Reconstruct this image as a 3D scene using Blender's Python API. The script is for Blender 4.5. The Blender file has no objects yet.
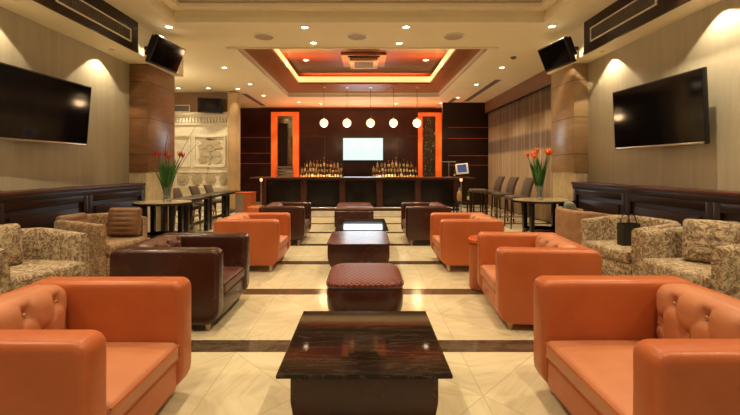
import bpy, bmesh, math, random
from mathutils import Vector, Matrix, noise
random.seed(7)
SC = bpy.context.scene
COL = SC.collection
PI = math.pi
F, CX, CY, H = 390.0, 365.0, 168.0, 1.35     # focal length in pixels, vanishing point, camera height

def at(px, py, Y):
    """world x, z of a pixel at depth Y (used to measure the place)"""
    return (px-CX)*Y/F, H+(CY-py)*Y/F

# ------------------------------------------------------------------ materials
def srgb(r, g, b):
    f = lambda c: c/12.92 if c <= .04045 else ((c+.055)/1.055)**2.4
    return (f(r/255), f(g/255), f(b/255), 1)

class NT:
    def __init__(s, name):
        s.m = bpy.data.materials.new(name); s.m.use_nodes = True
        s.n = s.m.node_tree.nodes; s.l = s.m.node_tree.links
        s.b = s.n['Principled BSDF']; s._tc = None
    def tc(s, which='Object'):
        if not s._tc: s._tc = s.n.new('ShaderNodeTexCoord')
        return s._tc.outputs[which]
    def new(s, t, ins=None, **kw):
        n = s.n.new(t)
        for k, v in kw.items(): setattr(n, k, v)
        for k, v in (ins or {}).items(): s.put(v, n.inputs[k])
        return n
    def put(s, v, sock):
        if isinstance(v, bpy.types.NodeSocket): s.l.new(v, sock)
        else: sock.default_value = v
    def math(s, op, a, b=0.0, c=0.0):
        n = s.n.new('ShaderNodeMath'); n.operation = op
        s.put(a, n.inputs[0]); s.put(b, n.inputs[1]); s.put(c, n.inputs[2])
        return n.outputs[0]
    def mapping(s, scale=(1, 1, 1), rot=(0, 0, 0), loc=(0, 0, 0), src=None):
        return s.new('ShaderNodeMapping', {'Vector': src or s.tc(), 'Scale': scale, 'Rotation': rot, 'Location': loc}).outputs[0]
    def noise(s, scale, detail=3, rough=.5, vec=None, dist=0):
        return s.new('ShaderNodeTexNoise', {'Vector': vec or s.tc(), 'Scale': scale, 'Detail': detail, 'Roughness': rough, 'Distortion': dist}).outputs['Fac']
    def ramp(s, fac, stops, interp='LINEAR'):
        n = s.new('ShaderNodeValToRGB', {'Fac': fac}); cr = n.color_ramp; cr.interpolation = interp
        while len(cr.elements) < len(stops): cr.elements.new(.5)
        for e, (p, c) in zip(cr.elements, stops): e.position = p; e.color = c if len(c) == 4 else (*c, 1)
        return n.outputs['Color']
    def mix(s, fac, a, b, blend='MIX'):
        n = s.n.new('ShaderNodeMix'); n.data_type = 'RGBA'; n.blend_type = blend
        s.put(fac, n.inputs[0]); s.put(a, n.inputs[6]); s.put(b, n.inputs[7])
        return n.outputs[2]
    def bump(s, h, strength=.2, dist=.01):
        s.l.new(s.new('ShaderNodeBump', {'Height': h, 'Strength': strength, 'Distance': dist}).outputs[0], s.b.inputs['Normal'])
    def set(s, **kw):
        names = dict(color='Base Color', rough='Roughness', metal='Metallic', spec='Specular IOR Level', coat='Coat Weight', coat_rough='Coat Roughness',
                     emit='Emission Color', power='Emission Strength', trans='Transmission Weight', ior='IOR', alpha='Alpha', sheen='Sheen Weight', sub='Subsurface Weight')
        for k, v in kw.items(): s.put(v, s.b.inputs[names[k]])
        return s

def simple(name, col, rough=.5, metal=0, var=.12, scale=6, bump=0, bscale=60, **kw):
    t = NT(name); c = Vector(col[:3])
    f = t.noise(scale, 4)
    t.set(color=t.ramp(f, [(.3, tuple(c*(1-var))), (.7, tuple(c*(1+var)))]), rough=rough, metal=metal, **kw)
    if bump: t.bump(t.noise(bscale, 3), bump, .004)
    return t.m

def leather(name, a, b, rough):
    t = NT(name)
    big = t.noise(2.6, 4, .6)
    c = t.ramp(big, [(.25, a), (.75, b)])
    t.set(color=c, rough=t.math('MULTIPLY_ADD', t.noise(5, 3), .18, rough-.09), spec=.45)
    vor = t.new('ShaderNodeTexVoronoi', {'Vector': t.tc(), 'Scale': 190.0}, feature='DISTANCE_TO_EDGE').outputs['Distance']
    wr = t.noise(9, 4, .6, dist=1.2)
    t.bump(t.math('ADD', t.math('MULTIPLY', vor, .5), t.math('MULTIPLY', wr, 1.6)), .16, .006)
    return t.m

M = {}
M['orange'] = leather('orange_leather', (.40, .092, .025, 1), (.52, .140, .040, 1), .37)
M['orange_pale'] = leather('orange_leather_pale', (.45, .165, .074, 1), (.56, .23, .11, 1), .44)  # paler orange for the seat and back cushions
M['brown'] = leather('brown_leather', (.034, .010, .006, 1), (.062, .018, .010, 1), .25)
M['brown_seat'] = leather('brown_leather_worn', (.075, .025, .016, 1), (.12, .042, .028, 1), .36)
M['dark_wood'] = (lambda t: (t.set(color=t.ramp(t.noise(6, 5, .6, t.mapping((1, 1, 9)), .6), [(.3, (.010, .004, .0025, 1)), (.7, (.028, .011, .007, 1))]), rough=.34, spec=.35), t.m)[1])(NT('dark_wood'))
M['dark_gloss'] = simple('dark_gloss_panel', (.012, .007, .007), .10, var=.3, coat=.3)
M['bar_wall'] = simple('bar_wall_veneer', (.040, .012, .008), .22, var=.25, scale=2, spec=.35)
M['bar_panel'] = simple('bar_black_panel', (.009, .006, .006), .30, var=.2, spec=.3)
M['speaker_mesh'] = simple('speaker_mesh', (.42, .36, .26), .7)
M['ac_plastic'] = simple('tan_plastic', (.34, .22, .13), .5, var=.04)
M['mahogany'] = (lambda t: (t.set(color=t.ramp(t.noise(5, 5, .6, t.mapping((1, 1, 7)), .6), [(.3, (.050, .014, .008, 1)), (.7, (.090, .026, .015, 1))]), rough=.32, spec=.4), t.m)[1])(NT('mahogany'))
M['ceiling'] = simple('ceiling_paint', (.84, .77, .57), .85, var=.02, scale=2)
M['ceiling_trim'] = simple('ceiling_trim_paint', (.86, .80, .63), .8, var=.02)
M['tray_wood'] = (lambda t: (t.set(color=t.ramp(t.noise(3, 4, .6, t.mapping((1, 5, 1)), .5), [(.3, (.22, .078, .026, 1)), (.7, (.31, .115, .040, 1))]), rough=.40), t.m)[1])(NT('tray_wood'))
M['tray_gloss'] = (lambda t: (t.set(color=t.ramp(t.noise(2, 4, .6, t.mapping((1, 4, 1)), .5), [(.3, (.060, .013, .006, 1)), (.7, (.105, .022, .009, 1))]), rough=.45, spec=.3), t.m)[1])(NT('tray_gloss_veneer'))
M['wall'] = (lambda t: (t.set(color=t.ramp(t.noise(1.5, 4, .6, t.mapping((1, 6, .5))), [(.3, (.43, .395, .29, 1)), (.7, (.51, .475, .36, 1))]), rough=.7), t.bump(t.noise(3, 4, .6, t.mapping((1, 14, .6))), .25, .02), t.m)[2])(NT('cream_wall_fabric'))
M['brown_paint'] = simple('brown_wall_paint', (.22, .115, .055), .6, var=.08)
M['white_relief'] = simple('carved_white_stone', (.74, .70, .58), .75, var=.10, scale=5, bump=.5, bscale=22)
M['tan_relief'] = simple('carved_tan_stone', (.42, .36, .25), .8, var=.15, scale=9, bump=.6, bscale=30)
M['column'] = simple('cream_column_stone', (.42, .28, .14), .45, var=.12, scale=3)
M['black'] = simple('black_plastic', (.010, .010, .011), .35, var=.2)
M['screen_off'] = simple('black_glass_screen', (.004, .004, .005), .07, var=.1)
M['metal'] = simple('brushed_metal', (.62, .56, .48), .28, metal=1, var=.08)
M['chrome_foot'] = simple('pale_wood_foot', (.55, .42, .27), .4, var=.1)
M['button'] = simple('brass_button', (.65, .42, .18), .3, metal=.7)
M['white_plastic'] = simple('cream_plastic', (.78, .74, .64), .5, var=.04)
M['grille_dark'] = simple('grille_dark', (.16, .14, .115), .6)
M['stool_fabric'] = simple('taupe_stool_fabric', (.085, .055, .036), .75, var=.2, scale=14, bump=.3, bscale=180)
M['leaf'] = simple('green_leaf', (.045, .16, .030), .45, var=.45, scale=5)
M['stem'] = simple('dark_twig', (.06, .045, .02), .6)
M['petal_orange'] = simple('orange_petal', (.80, .17, .035), .5, var=.2, scale=20)
M['petal_red'] = simple('red_petal', (.38, .025, .012), .5, var=.2, scale=20)
M['bag'] = simple('black_paper', (.012, .013, .012), .5, var=.2)
M['table_edge'] = simple('black_lacquer', (.012, .009, .008), .22, var=.3)
M['table_top'] = simple('pale_reflective_laminate', (.34, .27, .16), .22, var=.1)
M['tan_back'] = simple('tan_velvet', (.26, .135, .06), .75, var=.2, scale=12, bump=.3, bscale=120)
M['teal'] = simple('grey_green_cushion', (.15, .17, .13), .7, var=.2)
M['grey'] = simple('grey_laminate', (.25, .20, .16), .4)
M['caramel_rib'] = simple('caramel_ribbed_velvet', (.17, .078, .03), .6, var=.25, scale=9, bump=.3, bscale=90)
M['red_gloss'] = simple('red_orange_lacquer', (.52, .10, .025), .25, var=.1)

def fabric(name, base, dark, mid, sc):
    t = NT(name)
    v = t.mapping((1, 1, 1))
    n1 = t.noise(sc, 3, .55, v, 2.2); n2 = t.noise(sc*1.9, 3, .6, v, 1.5)
    vor = t.new('ShaderNodeTexVoronoi', {'Vector': v, 'Scale': sc*1.3}, feature='SMOOTH_F1').outputs['Distance']
    c = t.ramp(n1, [(.40, base), (.50, mid), (.56, dark), (.66, base)])
    c2 = t.ramp(n2, [(.44, dark), (.54, base)])
    c = t.mix(t.math('MULTIPLY', t.math('GREATER_THAN', vor, .42), .6), c, c2)
    t.set(color=c, rough=.8, sheen=.15); t.bump(n2, .3, .004)
    return t.m
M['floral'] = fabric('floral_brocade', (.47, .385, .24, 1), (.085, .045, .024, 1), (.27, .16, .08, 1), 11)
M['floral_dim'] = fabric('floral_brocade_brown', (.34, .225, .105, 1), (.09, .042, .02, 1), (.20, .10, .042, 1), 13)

def emitter(name, col, power):
    t = NT(name); n = t.noise(3, 2)
    t.set(color=(.8, .8, .8, 1), emit=t.ramp(n, [(.2, tuple(Vector(col)*.96)), (.8, tuple(Vector(col)))]), power=power)
    return t.m
M['lamp'] = emitter('lamp_lens', (1, .86, .60), 8)
M['pendant_glow'] = emitter('pendant_glass', (1, .68, .33), 1.05)
M['cove_glow'] = emitter('cove_diffuser', (1, .58, .20), .62)
M['red_lamp'] = emitter('red_lamp', (1, .25, .08), 1.8)
M['red_glow'] = simple('copper_line_glow', (.35, .06, .03), .3, metal=.6, emit=(1, .12, .03, 1), power=.035)  # orange light reflected by the copper lines, painted in as a faint glow
M['pos_screen'] = simple('till_screen', (.01, .012, .02), .1, emit=(.05, .09, .22, 1), power=.5)

# backlit orange glass round the niches
t = NT('backlit_orange_glass')
n = t.noise(1.6, 2, .5)
t.set(color=(.35, .06, .01, 1), emit=t.ramp(n, [(.30, (.60, .055, .006, 1)), (.55, (.95, .12, .014, 1)), (.8, (1, .24, .035, 1))]), power=.50, rough=.3)
M['orange_glow'] = t.m

# tv picture: a pale page with faint rows
t = NT('tv_picture')
sep = t.new('ShaderNodeSeparateXYZ', {'Vector': t.tc()})
rows = t.math('FRACT', t.math('MULTIPLY', sep.outputs['Z'], 11.0))
f = t.math('MULTIPLY', t.math('GREATER_THAN', rows, .55), t.math('GREATER_THAN', t.noise(9, 2, .5, t.mapping((1, 1, 3))), .50))
t.set(color=(0, 0, 0, 1), emit=t.mix(t.math('MULTIPLY', f, .35), (.78, .92, .86, 1), (.50, .72, .68, 1)), power=.60, rough=.2)
M['tv_picture'] = t.m

# black marble table top
def marble_black(name, a, b, vein, rough):
    t = NT(name)
    v = t.mapping((.8, 4, 1), (0, 0, .25))
    w = t.noise(3.2, 6, .62, v, 1.4)
    fine = t.noise(2.2, 7, .7, t.mapping((1, 9, 1), (0, 0, .12)), .8)
    c = t.ramp(w, [(.2, a), (.8, b)])
    ln = t.ramp(t.math('ABSOLUTE', t.math('SUBTRACT', fine, .5)), [(0, (1, 1, 1, 1)), (.018, (0, 0, 0, 1))])
    t.set(color=t.mix(t.math('MULTIPLY', ln, .35), c, vein), rough=rough, spec=.24)
    return t.m
M['black_marble'] = marble_black('black_marble', (.005, .004, .003, 1), (.016, .012, .009, 1), (.16, .12, .08, 1), .05)
M['red_top'] = marble_black('oxblood_lacquer', (.055, .014, .009, 1), (.09, .022, .014, 1), (.11, .035, .02, 1), .23)

# woven ottoman top
t = NT('quilted_oxblood_weave')
w1 = t.new('ShaderNodeTexWave', {'Vector': t.mapping((1, 1, 1), (0, 0, PI/4)), 'Scale': 10.0, 'Distortion': .5}).outputs['Fac']
w2 = t.new('ShaderNodeTexWave', {'Vector': t.mapping((1, 1, 1), (0, 0, -PI/4)), 'Scale': 10.0, 'Distortion': .5}).outputs['Fac']
q = t.math('MULTIPLY', w1, w2)
t.set(color=t.ramp(q, [(.0, (.085, .013, .007, 1)), (.6, (.25, .050, .020, 1))]), rough=.38); t.bump(q, .6, .012)
M['weave'] = t.m

# floor: beige marble, dark cross strips, squares cut by diagonals
t = NT('marble_floor')
geo = t.new('ShaderNodeSeparateXYZ', {'Vector': t.tc()})
X, Y = geo.outputs['X'], geo.outputs['Y']
vy = t.math('FLOORED_MODULO', t.math('SUBTRACT', Y, 2.86), 1.3)
strip = t.math('LESS_THAN', vy, .2)
v = t.math('SUBTRACT', t.math('SUBTRACT', vy, .2), .55)
ux = t.math('FLOORED_MODULO', t.math('SUBTRACT', X, .15), 1.1)
u = t.math('SUBTRACT', ux, .55)
row = t.math('FLOOR', t.math('DIVIDE', t.math('SUBTRACT', Y, 2.86), 1.3))
colm = t.math('FLOOR', t.math('DIVIDE', t.math('SUBTRACT', X, .15), 1.1))
au, av = t.math('ABSOLUTE', u), t.math('ABSOLUTE', v)
d1 = t.math('ABSOLUTE', t.math('SUBTRACT', au, av))
lines = t.math('MINIMUM', t.math('MULTIPLY', d1, .707), t.math('MINIMUM', au, t.math('SUBTRACT', .55, au)))
joint = t.math('LESS_THAN', lines, .0042)
sid = t.math('ADD', t.math('GREATER_THAN', au, av), t.math('ADD', t.math('MULTIPLY', t.math('GREATER_THAN', u, 0), 2), t.math('MULTIPLY', t.math('GREATER_THAN', v, 0), 4)))
cell = t.new('ShaderNodeCombineXYZ', {'X': colm, 'Y': row, 'Z': sid}).outputs[0]
rnd = t.new('ShaderNodeTexWhiteNoise', {'Vector': cell}).outputs['Value']
off = t.new('ShaderNodeVectorMath', {0: t.tc(), 1: t.new('ShaderNodeTexWhiteNoise', {'Vector': cell}).outputs['Color']}, operation='ADD').outputs[0]
rot = t.new('ShaderNodeVectorRotate', {'Vector': off, 'Angle': t.math('MULTIPLY', rnd, 6.28)}, rotation_type='Z_AXIS').outputs[0]
vein = t.noise(2.6, 6, .62, t.mapping((.7, 4.2, 1), src=rot), .9)
base = t.ramp(vein, [(.25, (.53, .45, .285, 1)), (.5, (.65, .585, .40, 1)), (.75, (.72, .665, .49, 1))])
base = t.mix(t.math('MULTIPLY', rnd, .16), base, (.44, .335, .19, 1))
base = t.mix(t.math('MULTIPLY', joint, .30), base, (.26, .18, .10, 1))
dk = t.ramp(t.noise(5, 6, .65, t.mapping((1, 2.5, 1)), 1.0), [(.3, (.045, .029, .017, 1)), (.7, (.12, .083, .052, 1))])
t.set(color=t.mix(strip, base, dk), rough=t.math('MULTIPLY_ADD', t.noise(2, 3), .08, .10), spec=.5)
M['floor'] = t.m

# pillar: brown stone panels with seams
def pillar_mat(name, a, b):
    t = NT(name)
    z = t.new('ShaderNodeSeparateXYZ', {'Vector': t.tc()}).outputs['Z']
    n = t.noise(2.2, 5, .6, t.mapping((1, 1, 3.5)), .8)
    seam = t.math('LESS_THAN', t.math('ABSOLUTE', t.math('SUBTRACT', t.math('FLOORED_MODULO', t.math('SUBTRACT', z, 1.27), .66), .33)), .005)
    t.set(color=t.mix(seam, t.ramp(n, [(.3, a), (.7, b)]), (.03, .015, .008, 1)), rough=.30)
    return t.m
M['pillar'] = pillar_mat('brown_stone_panels', (.20, .095, .042, 1), (.32, .17, .08, 1))
M['pillar_lit'] = pillar_mat('lit_stone_panels', (.36, .24, .125, 1), (.48, .34, .19, 1))  # same stone, with the downlight's brightness painted into the colour
M['ribbed'] = simple('ribbed_cream_glass', (.72, .62, .42), .3, var=.12, scale=8)

# curtain: sheer cloth with broad darker bands
t = NT('sheer_banded_curtain')
z = t.new('ShaderNodeSeparateXYZ', {'Vector': t.tc()}).outputs['Z']
b = t.ramp(t.math('DIVIDE', z, 3.6), [(0, (.46, .33, .20, 1)), (.50, (.44, .31, .18, 1)), (.525, (.17, .105, .07, 1)), (.62, (.17, .105, .07, 1)), (.65, (.40, .28, .165, 1)), (.76, (.37, .26, .15, 1)), (.78, (.19, .12, .08, 1)), (.86, (.20, .125, .08, 1)), (.88, (.27, .185, .11, 1))])
fold_shade = t.noise(3, 3, .6, t.mapping((1, 7, .15)))  # vertical fold shading, mixed into the cloth colour below
t.set(color=t.mix(t.math('MULTIPLY', fold_shade, .5), b, (.10, .065, .04, 1)), rough=.8, sheen=.2)
M['curtain'] = t.m

def glass(name, col, rough=.05):
    t = NT(name); t.set(color=t.ramp(t.noise(4, 2), [(.2, tuple(Vector(col[:3])*.9)), (.8, tuple(col[:3]))]), rough=rough, trans=.85, ior=1.3)
    return t.m
M['vase_glass'] = glass('clear_glass', (.80, .82, .74))
M['bot_amber'] = simple('amber_bottle', (.22, .075, .015), .08, var=.3, coat=.5)
M['bot_dark'] = simple('dark_bottle', (.03, .018, .010), .08, var=.3, coat=.5)
M['bot_green'] = simple('green_bottle', (.03, .07, .022), .08, var=.3, coat=.5)
M['bot_clear'] = simple('pale_bottle', (.45, .38, .24), .1, var=.2, coat=.5)
M['bot_red'] = simple('ruby_bottle', (.20, .028, .02), .08, var=.3, coat=.5)
M['label_cream'] = simple('cream_paper_label', (.80, .68, .36), .5, var=.1)
M['label_orange'] = simple('ochre_paper_label', (.55, .28, .09), .5, var=.1)
M['cap_gold'] = simple('gold_cap', (.60, .38, .12), .3, metal=.8)

# mirrors
M['mirror'] = simple('smoked_mirror', (.40, .36, .30), .06, metal=1, var=.3, scale=3)
t = NT('mosaic_panel')
vv = t.new('ShaderNodeTexVoronoi', {'Vector': t.mapping((3, 3, 1.6)), 'Scale': 3.0}).outputs['Distance']
t.set(color=t.ramp(t.noise(5, 4, .7, t.mapping((2, 2, 1)), 2), [(.45, (.035, .03, .018, 1)), (.60, (.09, .075, .045, 1)), (.68, (.55, .50, .38, 1)), (.74, (.05, .04, .025, 1))]), rough=.2)
M['mosaic'] = t.m

# ------------------------------------------------------------------ mesh helpers
class MB:
    def __init__(s): s.v = []; s.f = []; s.mi = []; s.cur = 0
    def add(s, vs, fs):
        o = len(s.v); s.v += [tuple(p) for p in vs]; s.f += [tuple(i+o for i in f) for f in fs]; s.mi += [s.cur]*len(fs)
        return s
    def box(s, x0, x1, y0, y1, z0, z1):
        vs = [(x, y, z) for x in (x0, x1) for y in (y0, y1) for z in (z0, z1)]
        return s.add(vs, [(0, 1, 3, 2), (4, 6, 7, 5), (0, 4, 5, 1), (2, 3, 7, 6), (0, 2, 6, 4), (1, 5, 7, 3)])
    def rbox(s, x0, x1, y0, y1, z0, z1, r=.02, seg=3, n=(1, 1, 1), fn=None):
        """box with rounded edges; fn deforms each vertex given its -1..1 coordinates"""
        c = Vector(((x0+x1)/2, (y0+y1)/2, (z0+z1)/2)); h = Vector(((x1-x0)/2, (y1-y0)/2, (z1-z0)/2))
        r = min(r, h.x*.999, h.y*.999, h.z*.999)
        def co(hh, m):
            a = [-hh + r*(1-math.cos(PI/4*i/seg)/math.cos(0))*0 + r*i/seg for i in range(seg)]
            mid = [-(hh-r) + 2*(hh-r)*i/m for i in range(m+1)]
            b = [hh - r*i/seg for i in range(seg-1, -1, -1)]
            return a+mid+b
        A = [co(h[i], n[i]) for i in range(3)]
        idx = {}; vs = []; fs = []
        def vid(i, j, k):
            key = (i, j, k)
            if key not in idx:
                p = Vector((A[0][i], A[1][j], A[2][k]))
                q = Vector([max(-(h[a]-r), min(h[a]-r, p[a])) for a in range(3)])
                d = p-q
                if d.length > 1e-9: p = q + d.normalized()*r
                if fn: p = p + Vector(fn(p.x/h.x, p.y/h.y, p.z/h.z))
                idx[key] = len(vs); vs.append(p+c)
            return idx[key]
        L = [len(a)-1 for a in A]
        for i in range(L[0]):
            for j in range(L[1]):
                fs.append((vid(i, j, 0), vid(i, j+1, 0), vid(i+1, j+1, 0), vid(i+1, j, 0)))
                fs.append((vid(i, j, L[2]), vid(i+1, j, L[2]), vid(i+1, j+1, L[2]), vid(i, j+1, L[2])))
        for i in range(L[0]):
            for k in range(L[2]):
                fs.append((vid(i, 0, k), vid(i+1, 0, k), vid(i+1, 0, k+1), vid(i, 0, k+1)))
                fs.append((vid(i, L[1], k), vid(i, L[1], k+1), vid(i+1, L[1], k+1), vid(i+1, L[1], k)))
        for j in range(L[1]):
            for k in range(L[2]):
                fs.append((vid(0, j, k), vid(0, j, k+1), vid(0, j+1, k+1), vid(0, j+1, k)))
                fs.append((vid(L[0], j, k), vid(L[0], j+1, k), vid(L[0], j+1, k+1), vid(L[0], j, k+1)))
        return s.add(vs, fs)
    def lathe(s, prof, seg=24, c=(0, 0, 0), sx=1, sy=1, power=2):
        """prof: list of (r, z); power>2 squares the plan"""
        prof = [(max(r, 1e-4), z) for r, z in prof]; n = len(prof); vs = []; fs = []
        for r, z in prof:
            for i in range(seg):
                a = 2*PI*i/seg; ca, sa = math.cos(a), math.sin(a)
                k = (abs(ca)**power+abs(sa)**power)**(-1/power)
                vs.append((c[0]+r*sx*k*ca, c[1]+r*sy*k*sa, c[2]+z))
        for j in range(n-1):
            for i in range(seg):
                i2 = (i+1) % seg
                fs.append((j*seg+i, j*seg+i2, (j+1)*seg+i2, (j+1)*seg+i))
        if prof[0][0] > 1e-6: fs.append(tuple(range(seg-1, -1, -1)))
        if prof[-1][0] > 1e-6: fs.append(tuple((n-1)*seg+i for i in range(seg)))
        return s.add(vs, fs)
    def tube(s, pts, r, seg=8):
        pts = [Vector(p) for p in pts]; vs = []; fs = []
        rr = r if isinstance(r, (list, tuple)) else [r]*len(pts)
        up = Vector((0, 0, 1))
        for i, p in enumerate(pts):
            d = (pts[min(i+1, len(pts)-1)]-pts[max(i-1, 0)]).normalized()
            a = d.cross(up if abs(d.z) < .95 else Vector((1, 0, 0))).normalized(); b = d.cross(a)
            for k in range(seg):
                t = 2*PI*k/seg; vs.append(p+a*math.cos(t)*rr[i]+b*math.sin(t)*rr[i])
        for i in range(len(pts)-1):
            for k in range(seg):
                k2 = (k+1) % seg; fs.append((i*seg+k, i*seg+k2, (i+1)*seg+k2, (i+1)*seg+k))
        fs.append(tuple(range(seg-1, -1, -1))); fs.append(tuple((len(pts)-1)*seg+k for k in range(seg)))
        return s.add(vs, fs)
    def prism(s, poly, a0, a1, axis='z', bev=0, seg=3):
        """polygon extruded along an axis, edges bevelled"""
        bm = bmesh.new()
        def P(u, v, w): return {'z': (u, v, w), 'x': (w, u, v), 'y': (u, w, v)}[axis]
        lo = [bm.verts.new(P(u, v, a0)) for u, v in poly]; hi = [bm.verts.new(P(u, v, a1)) for u, v in poly]
        n = len(poly)
        f0 = bm.faces.new(lo); f1 = bm.faces.new(hi)
        for i in range(n): bm.faces.new((lo[i], lo[(i+1) % n], hi[(i+1) % n], hi[i]))
        bmesh.ops.recalc_face_normals(bm, faces=bm.faces)
        if bev:
            es = list(f0.edges)+list(f1.edges)
            bmesh.ops.bevel(bm, geom=es, offset=bev, segments=seg, profile=.5, affect='EDGES')
        bm.verts.index_update()
        s.add([v.co[:] for v in bm.verts], [[v.index for v in f.verts] for f in bm.faces]); bm.free()
        return s
    def xf(s, mat):
        s.v = [tuple(mat @ Vector(p)) for p in s.v]; return s
    def build(s, name, mats, parent=None, smooth=True, loc=None, ang=38):
        me = bpy.data.meshes.new(name); me.from_pydata(s.v, [], s.f)
        mats = mats if isinstance(mats, (list, tuple)) else [mats]
        for m in mats: me.materials.append(M[m] if isinstance(m, str) else m)
        me.polygons.foreach_set('material_index', s.mi)
        bm = bmesh.new(); bm.from_mesh(me); bmesh.ops.recalc_face_normals(bm, faces=bm.faces); bm.to_mesh(me); bm.free()
        if smooth:
            me.polygons.foreach_set('use_smooth', [True]*len(me.polygons))
            try: me.set_sharp_from_angle(angle=math.radians(ang))
            except Exception: pass
        me.update()
        o = bpy.data.objects.new(name, me); COL.objects.link(o)
        if parent: o.parent = parent
        if loc: o.location = loc
        return o

def tag(o, label, cat, group=None, kind=None):
    if label: o['label'] = label
    if cat: o['category'] = cat
    if group: o['group'] = group
    if kind: o['kind'] = kind
    return o
def thing(name, label, cat, loc=(0, 0, 0), rz=0, group=None):
    o = bpy.data.objects.new(name, None); COL.objects.link(o); o.location = loc; o.rotation_euler = (0, 0, rz)
    o.empty_display_size = .1
    return tag(o, label, cat, group)
def struct(name, mb, mat, label=None, cat=None, smooth=False, parent=None):
    o = mb.build(name, mat, parent, smooth); 
    if not parent: tag(o, label, cat, None, 'structure')
    return o
def kids(o): return [c for c in bpy.data.objects if c.parent == o]
def dup(root, loc=None, rz=None, label=None, group=None, scale=None):
    def cp(o, par):
        c = o.copy(); COL.objects.link(c)
        if par: c.parent = par
        for ch in kids(o): cp(ch, c)
        return c
    r = cp(root, None)
    if loc is not None: r.location = loc
    if rz is not None: r.rotation_euler = (0, 0, rz)
    if scale is not None: r.scale = scale
    if label: r['label'] = label
    if group: r['group'] = group
    return r
def light(name, kind, loc, power, col=(1, .66, .34), parent=None, aim=None, **kw):
    l = bpy.data.lights.new(name, kind); l.energy = power; l.color = col
    for k, v in kw.items(): setattr(l, k, v)
    o = bpy.data.objects.new(name, l); COL.objects.link(o); o.location = loc
    if aim is not None: o.rotation_euler = (Vector(aim)-Vector(loc)).to_track_quat('-Z', 'Y').to_euler()
    if parent: o.parent = parent
    return o
WARM = (1, .78, .50)

# ------------------------------------------------------------------ room shell
ZC = 3.75
YB = 15.6
XL, XR = -4.29, 3.98
# ceiling with its two recesses: slabs round the openings
NT0 = (-3.13, 2.95, .6, 6.39)      # near recess
FT0 = (-2.56, 2.46, 7.77, 13.0)    # far recess
def ring(mb, o, i, z0, z1):
    mb.box(o[0], i[0], o[2], o[3], z0, z1); mb.box(i[1], o[1], o[2], o[3], z0, z1)
    mb.box(i[0], i[1], o[2], i[2], z0, z1); mb.box(i[0], i[1], i[3], o[3], z0, z1)
m = MB()
m.box(-7.2, NT0[0], -1.5, 7.1, ZC, 4.4); m.box(NT0[1], 5.2, -1.5, 7.1, ZC, 4.4)
m.box(NT0[0], NT0[1], -1.5, NT0[2], ZC, 4.4); m.box(NT0[0], NT0[1], NT0[3], 7.1, ZC, 4.4)
m.box(-7.2, FT0[0], 7.1, YB+.3, ZC, 4.4); m.box(FT0[1], 5.2, 7.1, YB+.3, ZC, 4.4)
m.box(FT0[0], FT0[1], 7.1, FT0[2], ZC, 4.4); m.box(FT0[0], FT0[1], FT0[3], YB+.3, ZC, 4.4)
m.box(NT0[0], NT0[1], NT0[2], NT0[3], 4.02, 4.4)
struct('ceiling', m, 'ceiling', 'cream painted ceiling with two deep recesses', 'ceiling')
# near recess mouldings
m = MB(); o = (NT0[0]-.06, NT0[1]+.06, NT0[2]-.06, NT0[3]+.06); i = (NT0[0]+.03, NT0[1]-.03, NT0[2]+.03, NT0[3]-.03)
ring(m, o, i, ZC-.025, ZC+.06)
o2 = (NT0[0], NT0[1], NT0[2], NT0[3]); i2 = (NT0[0]+.16, NT0[1]-.16, NT0[2]+.16, NT0[3]-.16)
ring(m, o2, i2, ZC+.17, ZC+.24)
struct('trim_1', m, 'ceiling_trim', 'stepped cream moulding round the near ceiling recess', 'trim')
# far recess
m = MB(); o = (FT0[0]-.20, FT0[1]+.20, FT0[2]-.02, FT0[3]+.20); ring(m, o, FT0, ZC-.03, ZC+.02)
struct('trim_2', m, 'ceiling_trim', 'flat cream moulding round the far ceiling recess', 'trim')
RI = (-1.98, 1.95, 8.12, 11.68)
m = MB(); ring(m, FT0, RI, 3.86, 3.92)
struct('trim_3', m, 'tray_wood', 'brown veneer band inside the far ceiling recess', 'trim')
m = MB(); m.box(FT0[0], FT0[1], FT0[2], FT0[3], 4.19, 4.25)
struct('ceiling_recess_top', m, 'tray_gloss', 'glossy red-brown veneer top of the far ceiling recess', 'ceiling')
# cove light strips along the inner opening
cove = thing('cove_light', 'glowing yellow cove light strip round the brown ceiling recess over the lounge', 'light', (0, 9.9, 3.92))
for nm, b in (('light_strip', (RI[0]-.035, RI[0]-.002, RI[2], RI[3])), ('light_strip', (RI[1]+.002, RI[1]+.035, RI[2], RI[3])),
              ('light_strip', (RI[0], RI[1], RI[3]+.002, RI[3]+.035)), ('light_strip', (RI[0], RI[1], RI[2]-.035, RI[2]-.002))):
    q = MB(); q.box(b[0], b[1], b[2]-9.9, b[3]-9.9, 0.0, .17); q.build(nm, 'cove_glow', cove, False)

m = MB(); m.box(-7.2, 5.2, -1.6, YB+.3, -.1, 0)
struct('floor', m, 'floor', 'polished beige marble floor with dark cross strips', 'floor')
m = MB(); m.box(XL-.15, XL, -1.5, 7.1, 0, ZC)
struct('wall_left', m, 'wall', 'cream textured wall behind the left television', 'wall')
m = MB(); m.box(XR, XR+.15, -1.5, 6.95, 0, ZC)
struct('wall_right', m, 'wall', 'cream textured wall behind the right television', 'wall')
m = MB(); m.box(-7.2, -6.6, 7.0, YB, 0, ZC); m.box(-6.6, XL-.15, 6.9, 7.1, 0, ZC)
struct('wall_alcove', m, 'wall', 'cream side wall of the left alcove', 'wall')
m = MB(); m.box(-7.2, 5.2, YB, YB+.2, 0, ZC)
struct('wall_back', m, 'bar_wall', 'dark glossy panelled wall behind the bar', 'wall')
m = MB(); m.box(4.75, 4.9, 6.95, YB, 0, ZC); m.box(XR+.15, 4.9, 6.9, 7.0, 0, ZC)
struct('wall_curtain_side', m, 'brown_paint', 'brown wall behind the long curtain', 'wall')
m = MB(); m.box(2.85, 4.75, 14.3, 14.5, 0, ZC)
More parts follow.
